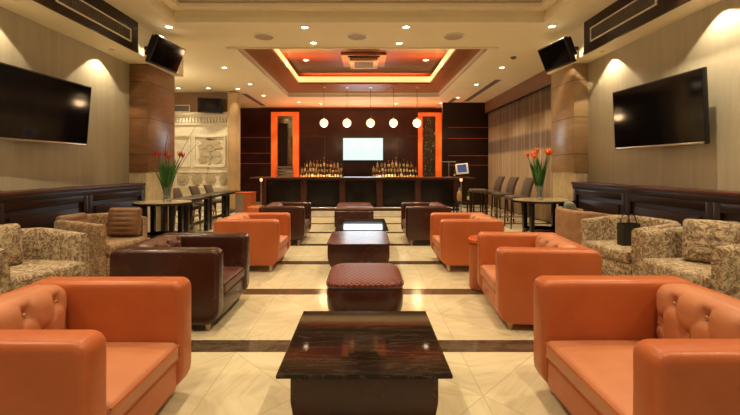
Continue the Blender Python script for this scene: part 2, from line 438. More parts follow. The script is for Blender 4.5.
struct('wall_bar_side', m, 'dark_wood', 'dark panelled wall between the bar and the curtain', 'wall')
m = MB(); m.box(4.40, 4.62, 7.8, 14.3, 3.36, ZC-.001)
struct('trim_4', m, 'brown_paint', 'red-brown header board above the long curtain', 'trim')
# bulkheads
m = MB(); m.box(XL, -3.77, -1.5, 8.1, 3.25, ZC)
struct('wall_bulkhead_left', m, 'ceiling', 'cream boxed bulkhead along the left wall', 'wall')
m = MB(); m.box(3.64, XR, -1.5, 7.8, 3.22, ZC)
struct('wall_bulkhead_right', m, 'ceiling', 'cream boxed bulkhead along the right wall', 'wall')
# pillars
def pillar(x0, x1, y0, y1, top, mat, label, sgn):
    t = thing('pillar', label, 'pillar', ((x0+x1)/2, (y0+y1)/2, 0)); t['kind'] = 'structure'
    hx, hy = (x1-x0)/2, (y1-y0)/2
    MB().rbox(-hx, hx, -hy, hy, 1.27, top, .012, 1).build('stone_cladding', mat, t)
    q = MB(); q.box(-hx+.03, hx-.03, -hy+.03, hy-.03, 0, 1.27)
    n = int(hx*2/.05)
    for i in range(n): q.lathe([(.02, .1), (.02, 1.25)], 8, (-hx+.03+(i+.5)*(hx*2-.06)/n, -hy+.03, 0))
    n = int(hy*2/.05)
    for i in range(n): q.lathe([(.02, .1), (.02, 1.25)], 8, (sgn*(hx-.03), -hy+.03+(i+.5)*(hy*2-.06)/n, 0))
    q.build('ribbed_base', 'ribbed', t)
    return t
pillar(XL-.4, -3.95, 7.1, 8.1, 3.25, 'pillar', 'brown stone pillar with ribbed cream base at the left', 1)
pillar(3.72, 4.45, 6.95, 7.8, 3.22, 'pillar_lit', 'stone pillar coloured as lit, with ribbed cream base at the right', -1)
m = MB(); m.rbox(-4.28, -3.93, 12.05, 12.4, 0, ZC, .12, 5)
struct('pillar', m, 'column', 'slim cream column beside the carved white wall', 'pillar', True)

# carved relief wall of the alcove
YR = 12.4
m = MB(); m.box(-6.6, -4.2, YR, YR+.2, 0, 3.12)
struct('wall_relief', m, 'white_relief', 'white wall of the alcove behind the carvings', 'wall')
m = MB(); m.box(-6.6, -4.2, YR-.02, YR+.2, 3.12, ZC)
struct('wall_relief_top', m, 'brown_paint', 'brown band above the carved white wall', 'wall')
rel = thing('carved_relief', 'white carved stone relief with a tree and four round medallions on the alcove wall', 'relief', (-5.2, YR, 0))
q = MB()
for z0, z1, dy in ((3.02, 3.12, .10), (2.96, 3.02, .06), (2.72, 2.76, .05)): q.box(-1.4, .98, -dy, 0, z0, z1)
for i in range(24): q.box(-1.36+i*.1, -1.30+i*.1, -.07, 0, 2.80, 2.93)
q.build('cornice', 'white_relief', rel, False)
def frame(q, x0, x1, z0, z1, w, dy):
    q.box(x0, x1, -dy, 0, z0, z0+w); q.box(x0, x1, -dy, 0, z1-w, z1); q.box(x0, x0+w, -dy, 0, z0+w, z1-w); q.box(x1-w, x1, -dy, 0, z0+w, z1-w)
for a, b in (((194, 135.6), (226, 167)), ((160, 135), (191, 167)), ((176, 171), (231, 188))):
    x0, z1 = at(a[0], a[1], YR); x1, z0 = at(b[0], b[1], YR)
    q = MB(); frame(q, x0+5.2, x1+5.2, z0, z1, .05, .05); q.build('raised_frame', 'white_relief', rel, False)
def disc(q, cx, cz, r, dy, n=24, lob=0, amp=0):
    pts = [(cx+r*(1+amp*math.cos(lob*2*PI*i/n))*math.cos(2*PI*i/n), cz+r*(1+amp*math.cos(lob*2*PI*i/n))*math.sin(2*PI*i/n)) for i in range(n)]
    q.prism(pts, -dy, 0, 'y')
for px in (183.8, 197.4, 211, 225):
    x, z = at(px, 179.5, YR); q = MB(); disc(q, x+5.2, z, .17, .045, 48, 8, .07); disc(q, x+5.2, z, .07, .08, 16); q.build('medallion', 'tan_relief', rel, False)
q = MB()
for px, py, a, b in ((210, 142, 9, 3.2), (203, 146.5, 5, 2.4), (217, 146.5, 5, 2.4), (205, 154, 5, 3), (216, 154, 5, 3.2), (203, 160, 4.5, 3), (217, 160, 4.5, 3.4), (211, 149, 4, 2.4), (211, 138.6, 5, 1.8)):
    x, z = at(px, py, YR); s_ = YR/F
    pts = [(x+5.2+a*s_*math.cos(k*PI/12)*(1+.12*math.cos(k*1.7)), z+b*s_*math.sin(k*PI/12)*(1+.12*math.sin(k*2.3))) for k in range(24)]
    q.prism(pts, -.04, 0, 'y')
for p in (((210, 140), (210.5, 165)), ((207, 176), (210.5, 158)), ((210.5, 158), (204, 152)), ((210.5, 158), (216, 153))):
    (xa, za), (xb, zb) = at(*p[0], YR), at(*p[1], YR); q.tube([(xa+5.2, -.02, za), (xb+5.2, -.02, zb)], .025, 6)
q.build('tree_carving', 'tan_relief', rel)
# vent + monitor above the carved wall
def grille(w, h, n, horiz, frame_m, parent=None, name='air_vent'):
    """grille in the XZ plane facing -Y, centred; returns root"""
    t = thing(name, '', 'vent')
    q = MB(); f = .018
    q.box(-w/2, w/2, -.02, 0, h/2-f, h/2); q.box(-w/2, w/2, -.02, 0, -h/2, -h/2+f); q.box(-w/2, -w/2+f, -.02, 0, -h/2+f, h/2-f); q.box(w/2-f, w/2, -.02, 0, -h/2+f, h/2-f)
    q.build('frame', frame_m, t, False)
    q = MB(); q.box(-w/2+f, w/2-f, -.002, .0, -h/2+f, h/2-f)
    for i in range(n):
        if horiz: z = -h/2+f+(i+.5)*(h-2*f)/n; q.box(-w/2+f, w/2-f, -.014, -.002, z-.004, z+.004)
        else: x = -w/2+f+(i+.5)*(w-2*f)/n; q.box(x-.005, x+.005, -.014, -.002, -h/2+f, h/2-f)
    q.build('slats', 'grille_dark', t, False)
    return t
g = grille(.50, .22, 6, True, 'white_plastic'); x, z = at(182, 108.5, YR-.02); g.location = (x, YR-.021, z)
tag(g, 'small pale air vent on the brown band above the carved white wall', 'vent')
def tv(name, w, h, label, cat, loc, normal_yaw, pitch, depth=.06, on=False, bezel=.022):
    """flat screen facing local -Y"""
    t = thing(name, label, cat, loc)
    MB().rbox(-w/2, w/2, -depth/2, depth/2, -h/2, h/2, .012, 2).build('housing', 'black', t)
    q = MB(); q.box(-w/2+bezel, w/2-bezel, -depth/2-.003, -depth/2+.001, -h/2+bezel*1.6, h/2-bezel)
    q.build('screen', 'tv_picture' if on else 'screen_off', t, False)
    t.rotation_euler = (pitch, 0, normal_yaw)
    return t
x, z = at(209, 105, YR-.4)
t = tv('television', .72, .46, 'small black monitor mounted high above the carved white wall', 'television', (x, YR-.32, z), .25, .12, .12)
q = MB(); q.tube([(0, .06, 0), (0, .30, .05)], .03, 8); q.build('wall_bracket', 'black', t)

# ------------------------------------------------------------------ bulkhead panels, vents
def bulk(xf, sgn, y0, y1, zb, label):
    t = thing('bulkhead_panel', label, 'wall panel', (xf, (y0+y1)/2, zb))
    L = (y1-y0)/2
    MB().box(min(0, sgn*.03), max(0, sgn*.03), -L, L, .0, ZC-zb-.002).build('veneer_board', 'dark_wood', t, False)
    q = MB(); q.box(min(0, sgn*.034), max(0, sgn*.034), L-.02, L+.012, .0, ZC-zb-.002); q.build('end_trim', 'ceiling_trim', t, False)
    return t
bulk(-3.77, 1, -1.4, 6.45, 3.25, 'dark wood panel on the bulkhead along the left wall')
bulk(3.64, -1, -1.4, 6.45, 3.22, 'dark wood panel on the bulkhead along the right wall')
g = grille(1.50, .20, 40, False, 'white_plastic'); g.location = (-3.739, 5.46, 3.46); g.rotation_euler = (0, 0, PI/2)
tag(g, 'long framed air grille in the left bulkhead panel', 'vent')
g = grille(1.41, .22, 40, False, 'white_plastic'); g.location = (3.609, 5.52, 3.475); g.rotation_euler = (0, 0, -PI/2)
tag(g, 'long framed air grille in the right bulkhead panel', 'vent')

# ------------------------------------------------------------------ wainscot ledges
def ledge(x_wall, sgn, y0, y1, depth, ztop, label):
    """panelled cabinet-height ledge; sgn = direction into the room"""
    t = thing('wainscot_ledge', label, 'wainscot', (x_wall, (y0+y1)/2, 0)); L = (y1-y0)/2
    fx = sgn*depth
    def bx(q, a, b, *r): q.rbox(min(a, b), max(a, b), *r, .006, 1)
    q = MB(); bx(q, 0, fx-sgn*.03, -L, L, 0, ztop-.04); q.build('carcass', 'dark_wood', t)
    q = MB(); bx(q, 0, fx+sgn*.03, -L, L+.02, ztop-.045, ztop); q.build('ledge_top', 'mahogany', t)
    q = MB(); bx(q, fx-sgn*.035, fx+sgn*.012, -L, L+.012, ztop-.12, ztop-.045); q.build('moulding', 'dark_wood', t)
    n = int(round(2*L/1.35))
    for i in range(n):
        a = -L+i*2*L/n; b = a+2*L/n
        q = MB()
        bx(q, fx-sgn*.03, fx, a, a+.09, .12, ztop-.12); bx(q, fx-sgn*.03, fx, b-.09, b, .12, ztop-.12)
        bx(q, fx-sgn*.03, fx, a+.09, b-.09, ztop-.22, ztop-.12); bx(q, fx-sgn*.03, fx, a+.09, b-.09, .12, .22)
        q.build('panel_frame', 'dark_wood', t)
        q = MB(); bx(q, fx-sgn*.03, fx-sgn*.008, a+.17, b-.17, .30, ztop-.29); q.build('raised_panel', 'dark_wood', t)
    q = MB(); bx(q, fx-sgn*.03, fx+sgn*.01, -L, L+.01, 0, .12); q.build('plinth', 'dark_wood', t)
ledge(XL, 1, -1.4, 7.05, .29, 1.08, 'dark panelled wooden ledge along the left wall')
ledge(XR, -1, -1.4, 6.93, .28, 1.105, 'dark panelled wooden ledge along the right wall')

# ------------------------------------------------------------------ televisions
t = tv('television', 1.46, .87, 'large black flat television on the left wall', 'television', (-4.10, 4.996, 2.106), PI/2-.05, .082, .05)
MB().box(-.3, .3, .02, .17, -.2, .2).build('wall_bracket', 'black', t, False)
MB().rbox(-.70, .70, -.032, -.024, -.43, -.405, .003, 1).build('speaker_strip', 'metal', t)
t = tv('television', 1.48, .86, 'large black flat television on the right wall', 'television', (3.765, 5.075, 2.048), -PI/2+.057, .045, .045)
MB().box(-.3, .3, .02, .20, -.2, .2).build('wall_bracket', 'black', t, False)
MB().rbox(-.71, .71, -.030, -.022, -.425, -.40, .003, 1).build('speaker_strip', 'metal', t)
t = tv('television', .80, .48, 'black monitor tilted down from the ceiling beside the left pillar', 'television', (-3.45, 6.777, 3.314), PI/2-.10, .395, .07)
MB().rbox(-.36, .05, .03, .12, -.14, .22, .02, 2).build('rear_housing', 'black', t)
MB().tube([(-.12, .10, .1), (-.12, .36, -.06)], .03, 8).build('wall_bracket', 'black', t)
t = tv('television', .73, .44, 'black monitor tilted down from the ceiling beside the right pillar', 'television', (3.3, 6.737, 3.295), -PI/2+.167, .406, .07)
MB().rbox(-.05, .34, .03, .12, -.12, .20, .02, 2).build('rear_housing', 'black', t)
MB().tube([(.12, .10, .1), (.12, .38, -.06)], .03, 8).build('wall_bracket', 'black', t)

# ------------------------------------------------------------------ armchairs
def armchair(label, body, seat, loc, rz, w=.91, dep=.86, z0=.055, z1=.68):
    t = thing('armchair', label, 'armchair', loc, rz)
    th = .155; y0, y1 = -dep/2, dep/2; hw = w/2
    r = .12; pts = []
    for cy, cz, rr, a0 in ((y0+r, z0+r, r, 180), (y1-.05, z0+.05, .05, 270), (y1-.06, z1-.06, .06, 0), (y0+.06, z1-.06, .06, 90)):
        for k in range(6):
            a = math.radians(a0+k*18); pts.append((cy+rr*math.cos(a), cz+rr*math.sin(a)))
    for sx in (-1, 1):
        a, b = sorted((sx*hw, sx*(hw-th)))
        MB().prism(pts, a, b, 'x', .036, 4).build('arm', body, t)
    MB().rbox(-hw+th-.03, hw-th+.03, y1-.13, y1-.004, z0, z1-.006, .05, 4, (6, 1, 3)).build('backrest', body, t)
    MB().rbox(-hw+th-.01, hw-th+.01, y0+.022, y1-.14, z0+.02, .265, .03, 3).build('seat_base', body, t)
    def puff(x, y, z):
        d = (1-x*x)*(1-y*y)
        dz = .022*d*(1 if z > .3 else 0)
        if z > .3: dz -= .020*math.exp(-((x*x)+(y-.0)**2)/.012)
        return (0, 0, dz)
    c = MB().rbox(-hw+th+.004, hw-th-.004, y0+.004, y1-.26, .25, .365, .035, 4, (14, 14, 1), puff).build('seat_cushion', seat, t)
    q = MB(); e = .012
    pp = [(-hw+th+.012, y0+.008, .345), (hw-th-.012, y0+.008, .345)]; q.tube(pp, .006, 6)
    pp = [(-hw+th+.012, y0+.008, .272), (hw-th-.012, y0+.008, .272)]; q.tube(pp, .006, 6)
    q.build('piping', body, c)
    MB().lathe([(0, 0), (.012, .002), (.010, .008), (0, .010)], 10, (0, -.045-.0, .362)).build('button', 'button', c)
    bt = [(-.20, .625), (0, .625), (.20, .625), (-.10, .50), (.10, .50), (-.30, .50), (.30, .50)]
    W2 = hw-th; zc, hz = (.34+z1+.004)/2, (z1+.004-.34)/2
    def tuft(x, y, z):
        if y > 0: return (0, 0, .012*(1-x*x) if z > .5 else 0)
        d = (1-x*x)*(1-z*z*.8); dy = -.030*d; X_, Z_ = x*W2, zc+z*hz
        for bx_, bz_ in bt:
            dx, dz = X_-bx_, Z_-bz_
            dy += .032*math.exp(-(dx*dx+dz*dz)/.0011)
            for s_ in (-1, 1):
                u_, v_ = (dx*s_*.63+dz*.78), (dx*.78-dz*s_*.63)
                dy += .010*math.exp(-(v_*v_)/.00012)*math.exp(-(u_*u_)/.006)
        return (0, dy, .012*(1-x*x) if z > .5 else 0)
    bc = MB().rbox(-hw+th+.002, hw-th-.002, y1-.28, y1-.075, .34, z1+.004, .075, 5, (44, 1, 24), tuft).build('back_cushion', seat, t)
    for bx_, bz_ in bt[:5]:
        MB().lathe([(0, 0), (.011, .002), (.009, .008), (0, .010)], 10).xf(Matrix.Translation((bx_, y1-.272, bz_)) @ Matrix.Rotation(PI/2, 4, 'X')).build('button', 'button', bc)
    for sx in (-1, 1):
        for yy in (y0+.11, y1-.10):
            MB().lathe([(.018, 0), (.020, .01), (.028, z0+.025)], 12, (sx*(hw-.075), yy, 0)).build('foot', 'chrome_foot', t)
    return t
L, R = PI/2, -PI/2
# x of the chair front is loc.x +- dep/2
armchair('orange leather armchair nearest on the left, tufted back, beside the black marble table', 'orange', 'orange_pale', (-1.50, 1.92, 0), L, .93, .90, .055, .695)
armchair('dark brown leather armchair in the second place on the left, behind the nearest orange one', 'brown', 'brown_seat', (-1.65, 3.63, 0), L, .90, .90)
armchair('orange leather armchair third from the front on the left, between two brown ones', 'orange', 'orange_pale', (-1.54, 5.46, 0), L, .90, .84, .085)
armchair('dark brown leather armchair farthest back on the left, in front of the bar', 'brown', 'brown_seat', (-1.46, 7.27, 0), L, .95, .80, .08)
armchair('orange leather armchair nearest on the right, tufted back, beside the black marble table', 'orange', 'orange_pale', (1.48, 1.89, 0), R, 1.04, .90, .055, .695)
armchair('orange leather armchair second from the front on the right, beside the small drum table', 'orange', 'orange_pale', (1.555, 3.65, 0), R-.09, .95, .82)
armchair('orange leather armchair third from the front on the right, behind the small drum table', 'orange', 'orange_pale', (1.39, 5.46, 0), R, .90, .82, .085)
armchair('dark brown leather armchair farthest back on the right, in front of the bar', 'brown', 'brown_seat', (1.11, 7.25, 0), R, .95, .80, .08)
# drum table
t = thing('drum_table', 'small round orange drum side table between two orange armchairs on the right', 'side table', (1.345, 4.40, 0))
MB().lathe([(.155, 0), (.165, .01), (.165, .50), (.15, .51)], 32).build('drum_body', 'orange', t)
MB().lathe([(.165, .51), (.178, .52), (.178, .55), (.165, .565), (0, .57)], 32).build('table_top', 'red_gloss', t)

# ------------------------------------------------------------------ tables and ottomans
def rrect(hx, hy, r, k=5):
    P = []
    for cx, cy, a0 in ((hx-r, hy-r, 0), (-hx+r, hy-r, 90), (-hx+r, -hy+r, 180), (hx-r, -hy+r, 270)):
        for i in range(k+1):
            a = math.radians(a0+i*90/k); P.append((cx+r*math.cos(a), cy+r*math.sin(a)))
    return P
def low_table(label, loc, hx, hy, top_mat, round_top, inset=.05):
    t = thing('coffee_table', label, 'table', loc)
    z0, z1 = .03, .402; bxh = hx-inset; r = .22
    pts = [(-bxh, z1), (-bxh, z0+r)]+[(-bxh+r-r*math.cos(a), z0+r-r*math.sin(a)) for a in (PI/8, PI/4, 3*PI/8, PI/2)]
    pts += [(bxh-r+r*math.sin(a), z0+r-r*math.cos(a)) for a in (0, PI/8, PI/4, 3*PI/8, PI/2)]+[(bxh, z1)]
    MB().prism(pts, -hy+inset+.02, hy-inset-.02, 'y', .012, 2).build('leather_base', 'brown', t, ang=24)
    for sx in (-1, 1):
        for sy in (-1, 1): MB().lathe([(.02, 0), (.025, .05)], 10, (sx*(bxh-.2), sy*(hy-.2), 0)).build('foot', 'black', t)
    q = MB(); q.prism(rrect(hx, hy, .10 if round_top else .004), z1, .42, 'z', .004, 2); q.build('table_top', top_mat, t, ang=12)
    return t
low_table('square coffee table with black marble top and brown leather base, nearest in the aisle', (-.003, 2.145, 0), .398, .395, 'black_marble', False)
low_table('low table with a rounded oxblood polished top, just behind the quilted ottoman', (-.08, 5.27, 0), .395, .50, 'red_top', True, .012)
low_table('low table with a square dark glass top mirroring the bar screen', (-.05, 6.52, 0), .405, .655, 'black_marble', False, .04)
t = thing('ottoman', 'brown leather ottoman with a quilted red-brown top, behind the nearest coffee table', 'ottoman', (0, 3.50, 0))
prof = [(.78, .03), (.86, .07), (.93, .13), (.98, .20), (1.0, .28), (.99, .345), (.96, .375)]
MB().lathe([(r*.325, z) for r, z in prof], 64, (0, 0, 0), 1, 1.12, 6).build('leather_body', 'brown', t)
MB().lathe([(.955*.325, .372), (.98*.325, .385), (.97*.325, .405), (.90*.325, .418), (.6*.325, .424), (.3*.325, .427), (0, .428)], 64, (0, 0, 0), 1, 1.12, 6).build('quilted_top', 'weave', t)
q = MB(); pts = []
for k in range(65):
    a = 2*PI*k/64; ca, sa = math.cos(a), math.sin(a); kk = (abs(ca)**6+abs(sa)**6)**(-1/6); pts.append((.325*.985*kk*ca, .325*.985*1.12*kk*sa, .382))
q.tube(pts, .010, 6); q.build('piping', 'brown', t)
for sx in (-1, 1):
    for sy in (-1, 1): MB().lathe([(.018, 0), (.022, .05)], 10, (sx*.2, sy*.22, 0)).build('foot', 'black', t)
def cube_stool(label, loc, hx, hy, h):
    t = thing('ottoman', label, 'ottoman', loc)
    MB().rbox(-hx, hx, -hy, hy, .04, h-.06, .04, 3).build('leather_body', 'brown', t)
    MB().rbox(-hx+.005, hx-.005, -hy+.005, hy-.005, h-.065, h, .03, 3, (6, 6, 1), lambda x, y, z: (0, 0, .012*(1-x*x)*(1-y*y) if z > 0 else 0)).build('seat_cushion', 'brown_seat', t)
    for sx in (-1, 1):
        for sy in (-1, 1): MB().lathe([(.018, 0), (.022, .06)], 10, (sx*(hx-.08), sy*(hy-.08), 0)).build('foot', 'black', t)
cube_stool('brown leather cube ottoman in the middle aisle, directly behind the dark glass table', (-.24, 8.78, 0), .43, .28, .48)
cube_stool('brown leather cube ottoman in the middle aisle nearest to the bar', (-.26, 9.50, 0), .41, .28, .49)

# ------------------------------------------------------------------ floral tub chairs
def tub(label, loc, rz, fab='floral', back_mat=None, w=.88, dep=.80, h=.735, cushions=(), group=None):
    t = thing('tub_chair', label, 'armchair', loc, rz, group)
    hw, th = w/2, .10; y0, y1 = -dep/2, dep/2; rr = .30
    c0 = hw-th/2; path = [(-c0, y0+.04)]
    for k in range(3): path.append((-c0, y0+.04+(k+1)*(y1-th/2-rr-y0-.04)/3))
    for k in range(1, 7): a = PI-k*PI/12; path.append((-c0+rr+rr*math.cos(a), y1-th/2-rr+rr*math.sin(a)))
    n = len(path); path += [(-x, y) for x, y in reversed(path)]
    secs = []
    for i, p in enumerate(path):
        a = path[max(i-1, 0)]; b = path[min(i+1, len(path)-1)]
        d = Vector((b[0]-a[0], b[1]-a[1])).normalized(); nr = Vector((-d.y, d.x))
        s_ = (p[1]-y0)/(dep); hh = h-.055*(1-min(1, s_*1.5))
        ring_ = []
        for u, z in ((-.5, .05), (-.5, hh-.045), (-.40, hh-.015), (-.2, hh), (.2, hh), (.40, hh-.015), (.5, hh-.045), (.5, .05)):
            ring_.append((p[0]+nr.x*u*th, p[1]+nr.y*u*th, z))
        secs.append(ring_)
    def shell(k_from, k_to, close=True):
        q = MB(); vs = [p for s in secs[k_from:k_to] for p in s]; m_ = 8; fs = []
        for i in range(k_to-k_from-1):
            for k in range(8):
                k2 = (k+1) % 8; fs.append((i*8+k, i*8+k2, (i+1)*8+k2, (i+1)*8+k))
        fs.append(tuple(range(7, -1, -1))); fs.append(tuple((k_to-k_from-1)*8+k for k in range(8)))
        return q.add(vs, fs)
    N = len(secs)
    shell(0, 5).build('arm', fab, t); shell(4, N-4).build('backrest', back_mat or fab, t); shell(N-5, N).build('arm', fab, t)
    iw = hw-th+.004
    def outline(g, front):
        P = [(-iw+g, front)]; 
        P += [(-iw+g, y1-th-rr+.05)]
        for k in range(1, 6): a = PI-k*PI/12; P.append((-iw+g+rr*.8+rr*.8*math.cos(a), y1-th-g-rr*.8+rr*.8*math.sin(a)))
        P += [(-x, y) for x, y in reversed(P[0:])]
        for k in range(1, 6): x = (iw-g)*(1-2*k/6); P.append((x, front-.045*(1-(x/(iw-g))**2)))
        return P
    MB().prism(outline(.0, y0+.03), .06, .29, 'z', .02, 2).build('seat_base', fab, t)
    MB().prism(outline(.006, y0), .29, .43, 'z', .045, 4).build('seat_cushion', fab, t)
    for (cx, cy, cz, cw, ch, yaw, lean, mat, ribs) in cushions:
        def fn(x, y, z, ribs=ribs):
            d = (1-x*x)*(1-z*z); s_ = 1 if y > 0 else -1
            dy = s_*.045*d
            if ribs and y < 0: dy -= .012*abs(math.sin(z*PI*ribs/2))*(1-x*x)
            return (.0, dy, 0)
        q = MB().rbox(-cw/2, cw/2, -.05, .05, -ch/2, ch/2, .045, 3, (12, 1, 18), fn)
        o = q.build('back_cushion', mat, t); o.location = (cx, cy, cz); o.rotation_euler = (lean, 0, yaw)
    for sx in (-1, 1):
        for yy in (y0+.12, y1-.16): MB().lathe([(.018, 0), (.02, .065)], 10, (sx*(hw-.16), yy, 0)).build('foot', 'black', t)
    return t
tub('floral brocade tub chair at the left edge, nearest on the left, with a square cushion', (-3.25, 3.62, 0), L-.14, cushions=[(-.10, .18, .62, .52, .40, -.3, -.18, 'floral', 0)])
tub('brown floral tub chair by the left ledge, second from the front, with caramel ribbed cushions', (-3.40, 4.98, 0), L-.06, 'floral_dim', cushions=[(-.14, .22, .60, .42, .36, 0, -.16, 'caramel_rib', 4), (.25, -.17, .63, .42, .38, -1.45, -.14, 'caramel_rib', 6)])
tub('floral brocade tub chair nearest on the right, with a large ribbed back cushion', (3.26, 3.69, 0), R+.06, w=.91, dep=.76, cushions=[(-.08, .10, .64, .44, .41, .75, -.25, 'floral', 5)])
tub('floral brocade tub chair on the right holding a black bag on its seat', (3.24, 4.71, 0), R+.14, w=.91, dep=.78)
tub('tan velvet tub chair turned away beside the right bar table, with grey-green cushion', (3.27, 5.88, 0), L+.05, 'tan_back', 'tan_back', w=.93, dep=.60, cushions=[(.22, .04, .66, .34, .34, -.4, -.2, 'teal', 0)])
# bag
t = thing('paper_bag', 'small black paper carrier bag standing on the floral tub chair seat', 'bag', (3.15, 4.66, .432), .12)
q = MB(); w_, d_, h_ = .11, .05, .26
q.add([(-w_, -d_, 0), (w_, -d_, 0), (w_, d_, 0), (-w_, d_, 0), (-w_, -d_, h_), (w_, -d_, h_), (w_, d_, h_), (-w_, d_, h_), (0, -d_*1.0, h_*.5)],
      [(0, 1, 2, 3), (0, 1, 5, 4), (1, 2, 6, 5), (2, 3, 7, 6), (3, 0, 4, 7)])
q.box(-w_+.004, w_-.004, -d_+.004, d_-.004, .002, h_-.03); q.build('bag_body', 'bag', t, False)
for sy in (-1, 1):
    q = MB(); q.tube([(.06*math.cos(a), sy*.052, h_-.02+.13*math.sin(a)) for a in [PI*k/12 for k in range(13)]], .006, 6); q.build('handle', 'black', t)

# ------------------------------------------------------------------ round bar tables with flowers
def round_table(label, loc, rx, ry, h, group=None):
    t = thing('round_table', label, 'table', loc, 0, group)
    q = MB(); q.lathe([(1, 0), (1.0, .035)], 48, (0, 0, h-.05), rx, ry); q.build('table_edge', 'table_edge', t)
    MB().lathe([(.99, 0), (.985, .014), (0, .015)], 48, (0, 0, h-.015), rx, ry).build('table_top', 'table_top', t)
    for a in (0.6, 2.5, 3.8, 5.6):
        x, y = rx*.62*math.cos(a), ry*.62*math.sin(a); MB().rbox(x-.035, x+.035, y-.035, y+.035, 0, h-.05, .006, 1).build('leg', 'table_edge', t)
    q = MB(); q.lathe([(.60, .24), (.66, .24), (.66, .28), (.60, .28), (.60, .24)], 36, (0, 0, 0), rx, ry); q.build('foot_ring', 'table_edge', t)
    return t
round_table('round black bar table with a pale top and flower vase, by the left pillar', (-3.33, 6.42, 0), .46, .36, .80)
round_table('round black bar table with a pale top and flower vase, by the right pillar', (3.18, 6.98, 0), .52, .40, .79)
def vase(label, loc, h=.24):
    t = thing('vase', label, 'vase', loc)
    MB().lathe([(.0, 0), (.055, 0), (.062, .01), (.05, h*.5), (.075, h), (.068, h), (.044, h*.5), (.05, .02), (0, .02)], 24).build('glass_body', 'vase_glass', t)
    return t
def blade(q, p0, p1, p2, w):
    n = 8; vs = []; fs = []
    P0, P1, P2 = Vector(p0), Vector(p1), Vector(p2)
    side = Vector((1, .3, 0)) if abs((P2-P0).x) < abs((P2-P0).y) else Vector((.35, 1, 0))
    side = Vector((random.uniform(-1, 1), random.uniform(-1, 1), 0)).normalized()
    for i in range(n+1):
        s = i/n; p = P0*(1-s)**2+P1*2*s*(1-s)+P2*s*s; ww = w*(.55+.9*s if s < .5 else 2.0*(1-s)+.02)
        vs += [p-side*ww, p+Vector((0, 0, 0))+Vector((side.y, -side.x, 0))*ww*.35, p+side*ww]
    for i in range(n):
        for k in range(2): fs.append((i*3+k, i*3+k+1, i*3+k+4, i*3+k+3))
    q.add(vs, fs)
def bouquet(label, loc, petal, flowers, leaves, hgt, spread, twigs=(), B=1.0):
    t = thing('flower_arrangement', label, 'flowers', loc)
    rnd = random.Random(int(loc[0]*100)); random.seed(int(loc[0]*10))
    for i in range(leaves):
        a = rnd.uniform(0, 2*PI); r = rnd.uniform(.15, 1)*spread; hh = hgt*rnd.uniform(.78, 1.0)
        q = MB(); blade(q, (.02*math.cos(a), .02*math.sin(a), .03), (r*.30*math.cos(a), r*.30*math.sin(a), hh*.55), (r*math.cos(a), r*math.sin(a), hh), rnd.uniform(.020, .034))
        q.build('leaf', 'leaf', t)
    for i in range(flowers):
        a = 2*PI*i/flowers+rnd.uniform(-.3, .3); r = spread*rnd.uniform(.35, 1.0); hh = hgt*rnd.uniform(.92, 1.06)
        x, y = r*math.cos(a), r*math.sin(a)
        st = MB().tube([(.01*math.cos(a), .01*math.sin(a), .03), (x*.35, y*.35, hh*.5), (x, y, hh)], .005, 5).build('flower_stem', 'leaf', t)
        q = MB(); q.lathe([(.004, 0), (.026*B, .02), (.030*B, .045), (.018*B, .075), (.003, .095)], 10, (x, y, hh-.01)); 
        for k in range(5):
            b = 2*PI*k/5; q.tube([(x, y, hh), (x+.03*math.cos(b), y+.03*math.sin(b), hh+.05), (x+.034*math.cos(b), y+.034*math.sin(b), hh+.10)], [.010*B, .014*B, .002], 6)
        q.build('bloom', petal, st)
    for pts in twigs: MB().tube(pts, [.006, .005, .004, .002][:len(pts)], 5).build('twig', 'stem', t)
    return t
VL = (-3.25, 6.40, .80)
vase('clear glass vase of red flowers on the left round bar table', VL)
bouquet('tall green leaves, small red flowers and long bare twigs in the left vase', (VL[0], VL[1], VL[2]+.022), 'petal_red', 6, 46, .70, .27,
        [[(0, 0, .03), (.10, 0, .45), (.24, .05, .85), (.42, .1, 1.22)], [(0, 0, .03), (.12, .02, .4), (.30, .08, .75), (.52, .1, 1.0)], [(0, 0, .03), (-.02, 0, .5), (-.05, .05, .9), (-.03, .1, 1.1)]], .45)
VR = (3.10, 6.92, .79)
vase('clear glass vase of orange flowers on the right round bar table', VR)
bouquet('tall green stems topped with orange blooms in the right vase', (VR[0], VR[1], VR[2]+.022), 'petal_orange', 9, 44, .76, .22)

